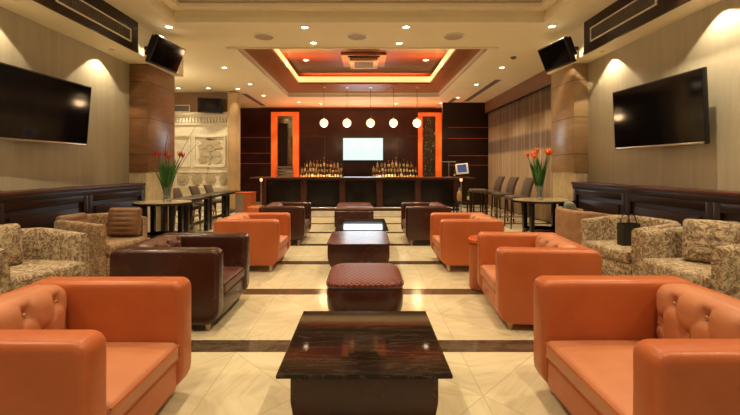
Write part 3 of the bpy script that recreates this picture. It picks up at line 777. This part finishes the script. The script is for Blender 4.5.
# ------------------------------------------------------------------ left alcove tables and chairs
def square_table(label, loc, w, d, h):
    t = thing('bar_table', label, 'table', loc)
    MB().rbox(-w/2, w/2, -d/2, d/2, h-.05, h, .006, 1).build('table_top', 'table_edge', t)
    for sx in (-1, 1):
        for sy in (-1, 1): MB().rbox(*sorted((sx*w/2, sx*(w/2-.09))), *sorted((sy*d/2, sy*(d/2-.10))), 0, h-.05, .006, 1).build('leg', 'table_edge', t)
    MB().box(w/2-.07, w/2-.03, -d/2+.1, d/2-.1, .20, .26).build('foot_rail', 'table_edge', t, False)
    return t
for y, lab in ((7.92, 'nearest of the three square black tables in the left alcove, beside the pillar'), (9.02, 'middle one of the three square black tables in the left alcove'), (10.12, 'farthest of the three square black tables in the left alcove')):
    square_table(lab, (-3.62, y, 0), .52, 1.04, .74)
def bar_chair(label, loc, rz, seat_h=.70, back_h=1.13, group=None):
    t = thing('bar_chair', label, 'chair', loc, rz, group)
    w, d = .44, .44
    MB().rbox(-w/2, w/2, -d/2, d/2, seat_h-.09, seat_h, .03, 3, (6, 6, 1), lambda x, y, z: (0, 0, .015*(1-x*x)*(1-y*y) if z > 0 else 0)).build('seat', 'stool_fabric', t)
    def lean(x, y, z): k = (z+1)/2; return (0, .11*k*k+.03*k - .03*(1-x*x), 0)
    MB().rbox(-w/2, w/2, d/2-.07, d/2, seat_h-.06, back_h, .03, 3, (5, 1, 6), lean).build('backrest', 'stool_fabric', t)
    for sx in (-1, 1):
        for sy in (-1, 1):
            x, y = sx*(w/2-.03), sy*(d/2-.03); MB().tube([(x*1.06, y*1.10, 0), (x, y, seat_h-.08)], [.016, .023], 4).build('leg', 'dark_wood', t)
    q = MB()
    for a, b in (((-1, -1), (1, -1)), ((-1, 1), (1, 1)), ((-1, -1), (-1, 1)), ((1, -1), (1, 1))):
        q.tube([(a[0]*.2, a[1]*.2, .24), (b[0]*.2, b[1]*.2, .24)], .011, 6)
    q.build('foot_rail', 'metal', t)
    return t
for y, lab in ((9.05, 'taupe upholstered chair behind the left alcove tables, nearest of its row'), (10.05, 'taupe upholstered chair behind the left alcove tables, middle of its row'), (10.95, 'taupe upholstered chair behind the left alcove tables, farthest of its row')):
    bar_chair(lab, (-4.12, y, 0), L, .47, .89)
for x, y, lab in ((3.45, 8.85, 'tall taupe bar stool by the curtain, nearest of its row'), (3.45, 9.80, 'tall taupe bar stool by the curtain, middle of its row'), (3.45, 10.75, 'tall taupe bar stool by the curtain, farthest of its row')):
    bar_chair(lab, (x, y, 0), R, .72, 1.13)
# small side table with bottles near the bar end
t = thing('side_table', 'small dark side table holding bottles at the right end of the bar', 'side table', (2.62, 10.50, 0))
MB().rbox(-.22, .22, -.22, .22, .42, .46, .006, 1).build('table_top', 'table_edge', t)
for sx in (-1, 1):
    for sy in (-1, 1): MB().box(*sorted((sx*.21, sx*.17)), *sorted((sy*.21, sy*.17)), 0, .42).build('leg', 'table_edge', t, False)
# dark high stools right before the bar
for x, y, lab in ((2.86, 9.85, 'low backed dark stool right of the small bottle table'),):
    t = thing('stool', lab, 'stool', (x, y, 0))
    MB().rbox(-.2, .2, -.2, .2, .74, .82, .03, 3).build('seat', 'stool_fabric', t)
    for sx in (-1, 1):
        for sy in (-1, 1): MB().box(*sorted((sx*.18, sx*.145)), *sorted((sy*.18, sy*.145)), 0, .75).build('leg', 'dark_wood', t, False)
# podium and orange cube at the left end of the bar
t = thing('podium', 'waist-high grey and orange podium beside the cream column', 'podium', (-2.98, 9.75, 0))
MB().box(-.20, .0, -.2, .2, 0, .72).build('grey_panel', 'grey', t, False)
MB().box(.0, .20, -.2, .2, 0, .72).build('orange_panel', 'orange', t, False)
MB().rbox(-.21, .21, -.21, .21, .72, .75, .006, 1).build('podium_top', 'red_gloss', t)
t = thing('cube_stool', 'low orange cube stool between the podium and the third orange armchair', 'stool', (-2.50, 9.10, 0))
MB().rbox(-.2, .2, -.2, .2, .04, .46, .03, 3).build('seat', 'orange', t)
for sx in (-1, 1):
    for sy in (-1, 1): MB().lathe([(.018, 0), (.02, .05)], 8, (sx*.14, sy*.14, 0)).build('foot', 'black', t)

# ------------------------------------------------------------------ curtain
t = thing('curtain', 'long sheer brown banded curtain along the right side behind the bar stools', 'curtain', (4.50, 11.2, 0))
q = MB(); n = 220; y0, y1 = -2.9, 3.05; vs = []; fs = []
for j, z in enumerate((.03, .8, 1.6, 2.4, 3.34)):
    for i in range(n+1):
        y = y0+(y1-y0)*i/n; a = .035*math.sin(y*21+.8*math.sin(y*3.1))+.02*math.sin(y*9+1); vs.append((a*(1-.1*j/4)-.02, y, z))
for j in range(4):
    for i in range(n): k = j*(n+1)+i; fs.append((k, k+1, k+n+2, k+n+1))
q.add(vs, fs); o = q.build('cloth', 'curtain', t)
sol = o.modifiers.new('thickness', 'SOLIDIFY'); sol.thickness = .006
MB().tube([(-.12, -2.9, 3.33), (-.12, 3.0, 3.33)], .022, 10).build('curtain_rod', 'black', t)
for y in (-2.6, .1, 2.8): MB().box(-.12, .0, y-.01, y+.01, 3.32, 3.345).build('rod_bracket', 'black', t, False)

# ------------------------------------------------------------------ bar
YF = 11.2
m = MB(); m.box(-3.30, 3.05, 11.0, 12.2, 0, .12)
struct('floor_step', m, 'white_relief', 'low pale step under the bar counter', 'step')
bar = thing('bar_counter', 'long dark bar counter with mahogany posts and glossy panels', 'bar counter', (0, YF, .12))
def bpx(px, Y=YF): return (px-CX)*Y/F
x0, x1 = bpx(262), bpx(459)
MB().box(x0, x1, .04, .62, 0, .90).build('carcass', 'dark_wood', bar, False)
MB().rbox(bpx(251.5), bpx(474), -.22, .75, .93, .965, .008, 2).build('countertop', 'mahogany', bar)
MB().box(x0-.02, x1+.02, -.02, .64, .88, .93).build('cornice', 'mahogany', bar, False)
MB().box(x0-.01, x1+.01, -.01, .04, 0, .09).build('kick_board', 'mahogany', bar, False)
posts = [(262, 266.5), (300.5, 307), (339.5, 345.5), (376.3, 382.6), (414.7, 421), (453.5, 459)]
for a, b in posts: MB().rbox(bpx(a), bpx(b), -.03, .05, .09, .88, .006, 1).build('post', 'mahogany', bar)
for i in range(5):
    MB().rbox(bpx(posts[i][1]+.6), bpx(posts[i+1][0]-.6), .015, .05, .12, .86, .006, 1).build('glossy_panel', 'bar_panel', bar)
MB().tube([(x0, -.12, .10), (x1, -.12, .10)], .02, 10).build('foot_rail', 'metal', bar)
for px in (264, 458.5):
    lab = 'slim chrome post lamp with a red top at the %s end of the bar' % ('left' if px < 365 else 'right')
    p = thing('post_lamp', lab, 'lamp', (bpx(px), 10.9, 0))
    MB().lathe([(.05, 0), (.05, .02), (.018, .03), (.018, .98)], 12).build('pole', 'metal', p)
    MB().lathe([(.03, .98), (.035, 1.0), (.035, 1.05), (0, 1.06)], 12).build('lamp_head', 'red_lamp', p)
# things on the bar
ctop = .12+.965
t = thing('till_monitor', 'white framed touch till screen standing at the right end of the bar', 'monitor', (bpx(464), YF+.2, ctop), -.15)
MB().rbox(-.09, .09, -.08, .08, 0, .02, .006, 1).build('stand_base', 'black', t)
MB().rbox(-.03, .03, .0, .04, .02, .16, .006, 1).build('stand_neck', 'black', t)
o = MB().rbox(-.19, .17, -.02, .03, -.16, .16, .012, 2).build('housing', 'white_plastic', t); o.location = (0, -.03, .24); o.rotation_euler = (-.25, -.1, 0)
MB().box(-.14, .12, -.026, -.018, -.10, .12).build('screen', 'pos_screen', o, False)
t = thing('counter_lamp', 'flat dark shade lamp on the bar behind the till screen', 'lamp', (bpx(452), YF+.42, ctop))
MB().lathe([(.06, 0), (.06, .01), (.008, .02), (.008, .44)], 12).build('stand', 'metal', t)
MB().rbox(-.24, .20, -.07, .07, .43, .46, .01, 2).build('lamp_shade', 'grey', t)

# pendants
for px, nm in zip((324, 347, 370.5, 393.5, 417), ('leftmost', 'second from the left', 'middle', 'second from the right', 'rightmost')):
    Yp = 11.6; x, z = at(px, 123, Yp)
    t = thing('pendant_lamp', 'glowing round glass pendant over the bar, %s of five' % nm, 'lamp', (x, Yp, ZC), 0, 'globe pendants over the bar')
    MB().lathe([(0, -.0), (.05, -.0), (.05, -.02), (0, -.025)], 16).build('ceiling_rose', 'metal', t)
    MB().tube([(0, 0, -.02), (0, 0, z-ZC+.12)], .006, 6).build('cord', 'black', t)
    MB().lathe([(.02, .16), (.028, .11)], 12, (0, 0, z-ZC)).build('cap', 'metal', t)
    MB().lathe([(.125*math.sin(PI*k/14)+1e-7, -.125*math.cos(PI*k/14)) for k in range(15)], 20, (0, 0, z-ZC)).build('glass_globe', 'pendant_glow', t)
    light('pendant_light', 'POINT', (0, 0, z-ZC-.16), 9, (1, .62, .32), t, shadow_soft_size=.12)

# back bar
t = thing('back_bar', 'stepped dark back bar cabinet against the wall behind the bar', 'cabinet', (-.1, 15.2, 0))
MB().box(-2.9, 2.9, -.30, .39, 0, .90).build('cabinet_body', 'dark_wood', t, False)
MB().box(-2.95, 2.95, -.34, .39, .90, .94).build('worktop', 'mahogany', t, False)
for a, b in ((-2.44, -.74), (.35, 2.17)):
    sd = 'left' if a < 0 else 'right'
    o = MB().box(a, b, -.05, .16, .94, 1.16).build('display_plinth', 'dark_wood', None, False, (-.1, 15.2, 0)); tag(o, 'low dark plinth under the middle row of bottles %s of the bar screen' % sd, 'plinth')
    o = MB().box(a, b, .17, .39, .94, 1.36).build('display_plinth', 'dark_wood', None, False, (-.1, 15.2, 0)); tag(o, 'tall dark plinth under the top row of bottles %s of the bar screen' % sd, 'plinth')
# wall panels behind bar
for nm, a, b, c, d in (('left', 271, 298.5, 112, 178), ('right', 418.5, 443, 112.5, 178)):
    Yn = 15.45; xa, za = at(a, c, Yn); xb, zb = at(b, d, Yn); xc = (xa+xb)/2
    t = thing('backlit_niche', 'tall orange backlit frame around a %s, %s of the bar screen' % ('mirror' if nm == 'left' else 'dark mosaic panel', nm), 'wall panel', (xc, Yn, .94))
    w_ = (xb-xa)/2; h_ = za-.94; iw = w_*.58 if nm == 'left' else w_*.55; sh = .0 if nm == 'left' else -.06
    q = MB(); q.box(-w_, -iw+sh, 0, .15, 0, h_); q.box(iw+sh, w_, 0, .15, 0, h_); q.box(-iw+sh, iw+sh, 0, .15, h_-.14, h_)
    q.build('glowing_frame', 'orange_glow', t, False)
    if nm == 'left':
        MB().box(-iw, iw, .10, .15, 0, h_-.14).build('mirror_panel', 'mirror', t, False)
        MB().box(-iw+.04, -iw+.42, .0, .10, .45, h_-.45).build('dark_board', 'dark_wood', t, False)
        for k in range(4): MB().rbox(-iw-.02, iw+.05, -.12, .10, .06+k*.12, .11+k*.12, .01, 1).build('glass_shelf', 'grey', t)
    else:
        MB().box(-iw+sh, iw+sh, .10, .15, 0, h_-.14).build('mosaic_panel', 'mosaic', t, False)
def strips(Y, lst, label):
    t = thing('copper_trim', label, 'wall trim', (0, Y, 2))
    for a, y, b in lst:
        xa, z = at(a, y, Y); xb, _ = at(b, y, Y); MB().box(xa, xb, -.012, 0, z-2-.013, z-2+.013).build('trim_line', 'red_glow', t, False)
for sd, a, b in (('left', -2.46, -1.02), ('right', .40, 1.92)):  # added fill lights that brighten the bottles
    t = thing('bottle_fill', 'low warm fill bar added on the back counter before the bottles %s of the bar screen' % sd, 'light', ((a+b)/2, 14.90, .94))
    MB().box((a-b)/2, (b-a)/2, -.01, .01, 0, .012).build('fill_bar', 'cove_glow', t, False)
    light('bottle_fill_light', 'AREA', (0, -.06, .03), 1.8, (1, .78, .48), t, aim=(0, .5, .35), shape='RECTANGLE', size=b-a, size_y=.04)
strips(15.6, [(240, 137.5, 270.5), (240, 153.2, 270.5), (240, 163.5, 270.5)], 'thin copper lines with a painted red glow across the dark wall left of the orange frame')
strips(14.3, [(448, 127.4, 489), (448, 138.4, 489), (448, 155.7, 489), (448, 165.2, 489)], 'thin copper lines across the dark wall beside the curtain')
t = thing('copper_trim', 'thin brown frame lines on the dark wall around the bar screen', 'wall trim', (0, 15.6, 2))
for a, b, y in ((300, 325, 136), (397, 419, 136)):
    xa, z = at(a, y, 15.6); xb, _ = at(b, y, 15.6)
    q = MB(); q.box(xa, xb, -.01, 0, z-2-.01, z-2+.01); q.box(xb-.02 if a < 350 else xa, xb if a < 350 else xa+.02, -.01, 0, -.9, z-2); q.build('trim_line', 'mahogany', t, False)
x, z = at(363, 149.3, 15.5)
t = tv('television', 1.62, .93, 'lit television with a pale picture on the wall behind the bar', 'television', (x, 15.5, z), 0, 0, .07, True)
MB().box(-.3, .3, .03, .10, -.2, .2).build('wall_bracket', 'black', t, False)
light('screen_light', 'AREA', (0, -.06, 0), 14, (.75, .9, 1), t, aim=(0, -1, 0), shape='RECTANGLE', size=1.5, size_y=.85)

# bottles
def bottle_proto(kind, body, label_m):
    h = {'tall': .34, 'square': .27, 'wine': .33, 'squat': .24}[kind]; r = {'tall': .038, 'square': .044, 'wine': .040, 'squat': .046}[kind]
    t = MB().lathe([(0, 0), (r*.92, 0), (r, .01), (r, h*.58), (r*.85, h*.66), (r*.34, h*.76), (r*.30, h*.93), (0, h*.93)], 14, power=2 if kind != 'square' else 5)
    t = t.build('bottle', body)
    MB().lathe([(r*1.02, h*.16), (r*1.03, h*.17), (r*1.03, h*.47), (r*1.02, h*.48)], 14, power=2 if kind != 'square' else 5).build('paper_label', label_m, t)
    MB().lathe([(r*.38, h*.90), (r*.38, h*1.0), (0, h*1.0)], 10).build('bottle_cap', 'cap_gold', t)
    t['category'] = 'bottle'
    return t
kinds = [('amber', 'tall', 'bot_amber', 'label_cream'), ('dark', 'wine', 'bot_dark', 'label_orange'), ('green', 'wine', 'bot_green', 'label_cream'),
         ('pale', 'square', 'bot_clear', 'label_orange'), ('ruby', 'squat', 'bot_red', 'label_cream'), ('amber squat', 'squat', 'bot_amber', 'label_orange')]
protos = {}
rnd = random.Random(11)
def put_bottle(kind, loc, label, group, sc=1.0):
    if kind[0] not in protos:
        p = bottle_proto(*kind[1:]); protos[kind[0]] = p; p.location = loc; p['label'] = label
        if group: p['group'] = group
        p.scale = (sc,)*3
        return p
    return dup(protos[kind[0]], loc, None, label, group, (sc,)*3)
tiers = ((0.94, 14.98), (1.16, 15.26), (1.36, 15.47))
tn = ('lowest', 'middle', 'top')
for side, a, b, g in (('left', -2.52, -.86, 'bottles left of the bar screen'), ('right', .27, 2.05, 'bottles right of the bar screen')):
    for ti, (z, y) in enumerate(tiers):
        n = 15 if ti < 2 else 10
        for i in range(n):
            k = kinds[rnd.randrange(6)] if not (side == 'left' and i < 4) else kinds[rnd.choice((0, 3, 0, 5))]
            x = a+(b-a)*(i+.5)/n+rnd.uniform(-.006, .006)
            if ti == 2: x = a+.15+(b-a-.3)*(i+.5)/n
            c = put_bottle(k, (x, y, z), '%s glass bottle on the %s shelf of bottles %s of the bar screen' % (k[0], tn[ti], side), g, rnd.uniform(.80, 1.12)+(.22 if ti == 2 and 3 <= i <= 6 and i % 2 else 0))
            if c.get('group') != g: c['group'] = g
c = put_bottle(kinds[3], (2.54, 10.5, .46), 'tall gold and pale bottle standing on the small dark side table', None, 1.35); c.pop('group', None) if hasattr(c, 'pop') else None
c2 = put_bottle(kinds[2], (2.76, 10.42, .46), 'short green bottle standing on the small dark side table', None, .85)
c3 = put_bottle(kinds[2], (bpx(455.3), YF+.1, ctop), 'small green bottle beside the till screen on the bar', None, .6)
for c in (c, c2, c3):
    if 'group' in c: del c['group']

# ------------------------------------------------------------------ ceiling fittings
def downlight(label, x, y, z=ZC, power=60, cone=110, aim=None, size=.028, on=True, blend=.55):
    t = thing('downlight', label, 'light', (x, y, z))
    MB().lathe([(.055, .0), (.085, .0), (.085, -.010), (.060, -.014), (.055, -.006), (.055, .0)], 24).build('trim_ring', 'white_plastic', t)
    MB().lathe([(.052, -.001), (.052, -.005)], 20).build('lamp_lens', 'lamp', t)
    if power: light('spot_light', 'SPOT', (0, 0, -.03), power, WARM, t, aim=aim or (0, 0, -1), spot_size=math.radians(cone), spot_blend=blend, shadow_soft_size=size)
    return t
PW = 95
for lab, px, py, pw in (
    ('ceiling downlight above the tilted monitor at the left', 169, 26.6, PW), ('front ceiling downlight left of centre, between the two recesses', 304.9, 26.9, PW),
    ('front ceiling downlight right of centre, between the two recesses', 406, 26.6, PW), ('ceiling downlight above the tilted monitor at the right', 552, 26, PW),
    ('downlight at the near edge of the brown recess, left of centre', 313.5, 42.5, PW*.5), ('downlight at the near edge of the brown recess, right of centre', 399.3, 42.8, PW*.5),
    ('nearest downlight in the row left of the brown recess', 224.5, 67.3, PW), ('middle downlight in the row left of the brown recess', 250, 84, PW), ('farthest downlight in the row left of the brown recess', 263.5, 95.4, PW*.6),
    ('nearest downlight in the row right of the brown recess', 502, 67.3, PW), ('middle downlight in the row right of the brown recess', 476.5, 84.4, PW), ('farthest downlight in the row right of the brown recess', 458, 97.4, PW*.6),
    ('small downlight before the bar wall at the left', 298.8, 102, PW*.5), ('small downlight before the bar wall at the right', 441, 103, PW*.5)):
    Y_ = F*(ZC-H)/(CY-py); downlight(lab, (px-CX)*Y_/F, Y_, ZC, pw)
for lab, x, y in (('downlight in the left of the brown recess top', -1.55, 10.25), ('downlight in the right of the brown recess top', 1.6, 10.25),
                  ('hidden downlight at the near left of the brown recess top', -1.4, 8.5), ('hidden downlight at the near right of the brown recess top', 1.4, 8.5)):
    downlight(lab, x, y, 4.19, PW*.6, 100)
# the room's near lights, in and beside the near recess, out of the frame
for k, (x, y, z) in enumerate(((-1.2, 1.1, 4.02), (1.2, 1.1, 4.02), (-1.2, 3.6, 4.02), (1.2, 3.6, 4.02), (-3.35, 4.1, ZC), (3.3, 4.1, ZC), (-3.35, 1.6, ZC), (3.3, 1.6, ZC))):
    downlight('downlight of the near ceiling, %s side, %s' % ('left' if x < 0 else 'right', ('back row by the wall' if z == ZC else 'inside the recess')+(', farther' if y > 3 else ', nearer')), x, y, z, PW*1.0, 110)
# wall washers under the bulkheads
for lab, x, y, z, pw in (('wall washer under the left bulkhead, nearest the pillar', -4.06, 6.25, 3.25, 26), ('wall washer under the left bulkhead, behind the television', -4.06, 4.35, 3.25, 26), ('wall washer under the left bulkhead, nearest the viewer', -4.06, 2.3, 3.25, 26),
                    ('wall washer under the right bulkhead, nearest the pillar', 3.80, 6.25, 3.22, 26), ('wall washer under the right bulkhead, behind the television', 3.80, 4.30, 3.22, 26), ('wall washer under the right bulkhead, nearest the viewer', 3.80, 2.3, 3.22, 26)):
    t = thing('wall_washer', lab, 'light', (x, y, z))
    MB().lathe([(.02, 0), (.038, 0), (.038, -.008), (.02, -.010)], 16).build('trim_ring', 'metal', t)
    s = 1 if x > 0 else -1
    light('spot_light', 'SPOT', (0, 0, -.02), pw, WARM, t, aim=(s*.16, 0, -1), spot_size=math.radians(98), spot_blend=.15, shadow_soft_size=.02)
# pillar and column uplift lights
for lab, x, y, z, ax, pw in (('small spotlight above the inner face of the right pillar', 3.62, 7.5, ZC, (.08, 0, -1), 40), ('small spotlight above the inner face of the left pillar', -3.70, 7.6, ZC, (-.16, 0, -1), 40),
                      ('small spotlight in front of the slim cream column', -3.85, 11.8, ZC, (-.12, .1, -1), 14), ('spotlight above the left of the carved white wall', -5.6, 11.7, ZC, (0, .18, -1), 50), ('spotlight above the right of the carved white wall', -4.7, 11.7, ZC, (0, .18, -1), 50)):
    downlight(lab, x, y, z, pw, 70 if pw < 60 else 95, ax)
light('alcove_lamp', 'POINT', (-5.4, 9.4, 3.2), 40, WARM, shadow_soft_size=.2)
# orange light lines in front of the bar wall
t = thing('cove_light', 'orange light strip in the ceiling edge above the back bar', 'light', (-.1, 15.35, ZC-.03))
MB().box(-4.0, 2.9, -.02, .02, -.0, .02).build('light_strip', 'red_glow', t, False)
light('strip_light', 'AREA', (0, -1.0, -1.3), 36, (1, .26, .08), t, aim=(0, -.95, 2), shape='RECTANGLE', size=6, size_y=.2)
# cove light of the recess
for x, y, sx, sy in ((RI[0]-.14, 9.9, .1, 3.4), (RI[1]+.14, 9.9, .1, 3.4), (0, RI[3]+.14, 3.8, .1), (0, RI[2]-.12, 3.8, .1)):
    light('strip_light', 'AREA', (x, y-9.9, .03), 42, (1, .42, .11), cove, aim=(x*.8, (y-9.9)*.8, 3), shape='RECTANGLE', size=sx, size_y=sy)

downlight('added small downlight over the bottles left of the bar screen', -1.65, 14.5, ZC, 45, 50, (0, .28, -1))  # pair of spots added for highlights on the bottle labels
downlight('added small downlight over the bottles right of the bar screen', 1.15, 14.5, ZC, 45, 50, (0, .28, -1))
# ceiling speakers
for px, nm in ((264, 'left'), (357, 'middle'), (453.7, 'right')):
    Y_ = F*(ZC-H)/(CY-36.5)
    t = thing('ceiling_speaker', 'round flush ceiling speaker, the %s one of three before the brown recess' % nm, 'speaker', ((px-CX)*Y_/F, Y_, ZC), 0, 'round ceiling speakers')
    MB().lathe([(.17, 0), (.20, 0), (.20, -.012), (.17, -.014), (.17, 0)], 32).build('rim', 'white_plastic', t)
    MB().lathe([(.172, -.003), (.172, -.010)], 32).build('mesh_grille', 'speaker_mesh', t)
Y_ = F*(ZC-H)/(CY-57); t = thing('smoke_detector', 'small dark detector on the ceiling right of the brown recess', 'detector', ((513.5-CX)*Y_/F, Y_, ZC))
MB().lathe([(.0, 0), (.06, 0), (.055, -.03), (.03, -.05), (0, -.05)], 16).build('sensor_body', 'grille_dark', t)
# slot diffusers
for lab, x, y0, y1 in (('dark linear air slot in the ceiling at the right, nearer one', 3.62, 10.6, 14.0), ('dark linear air slot in the ceiling at the right, inner one', 3.10, 13.4, 15.2), ('dark linear air slot in the ceiling at the left', -3.9, 12.6, 15.0)):
    t = thing('slot_diffuser', lab, 'vent', (x, (y0+y1)/2, ZC)); l_ = (y1-y0)/2
    q = MB(); q.box(-.09, .09, -l_, l_, -.006, 0); q.build('slot', 'grille_dark', t, False)
    q = MB(); q.box(-.11, -.09, -l_, l_, -.010, 0); q.box(.09, .11, -l_, l_, -.010, 0); q.build('slot_frame', 'white_plastic', t, False)
# air-conditioning cassette
t = thing('air_conditioner', 'ceiling cassette air conditioner in the brown recess', 'air conditioner', (-.03, 10.15, 4.19))
MB().rbox(-.56, .56, -.56, .56, -.07, 0, .02, 2).build('panel', 'tray_wood', t)
q = MB(); q.rbox(-.36, .36, -.45, .40, -.17, -.07, .02, 2); q.build('housing', 'ac_plastic', t)
MB().box(-.40, .40, -.50, -.46, -.10, -.07).build('air_outlet', 'black', t, False)
q = MB()
for i in range(9): q.box(-.24, .24, -.30+i*.06, -.27+i*.06, -.178, -.169)
q.build('intake_grille', 'grille_dark', t, False)

# ------------------------------------------------------------------ camera, world, view
cam = bpy.data.cameras.new('camera'); co = bpy.data.objects.new('camera', cam); COL.objects.link(co)
co.location = (0, 0, H); co.rotation_euler = (PI/2, 0, 0)
cam.sensor_width = 36; cam.lens = 36*F/740; cam.shift_x = 5/740; cam.shift_y = -39.5/740; cam.clip_start = .05
SC.camera = co
w = bpy.data.worlds.new('world'); SC.world = w; w.use_nodes = True
w.node_tree.nodes['Background'].inputs[0].default_value = (1, .78, .52, 1); w.node_tree.nodes['Background'].inputs[1].default_value = .20  # weak warm ambient added as ceiling fill through the open near side
SC.view_settings.view_transform = 'Standard'; SC.view_settings.look = 'None'; SC.view_settings.gamma = 1; SC.view_settings.exposure = 0.90
SC.view_settings.use_curve_mapping = False
SC.cycles.use_denoising = True
SC.cycles.max_bounces = 10; SC.cycles.diffuse_bounces = 6; SC.cycles.glossy_bounces = 4
SC.cycles.sample_clamp_indirect = 4
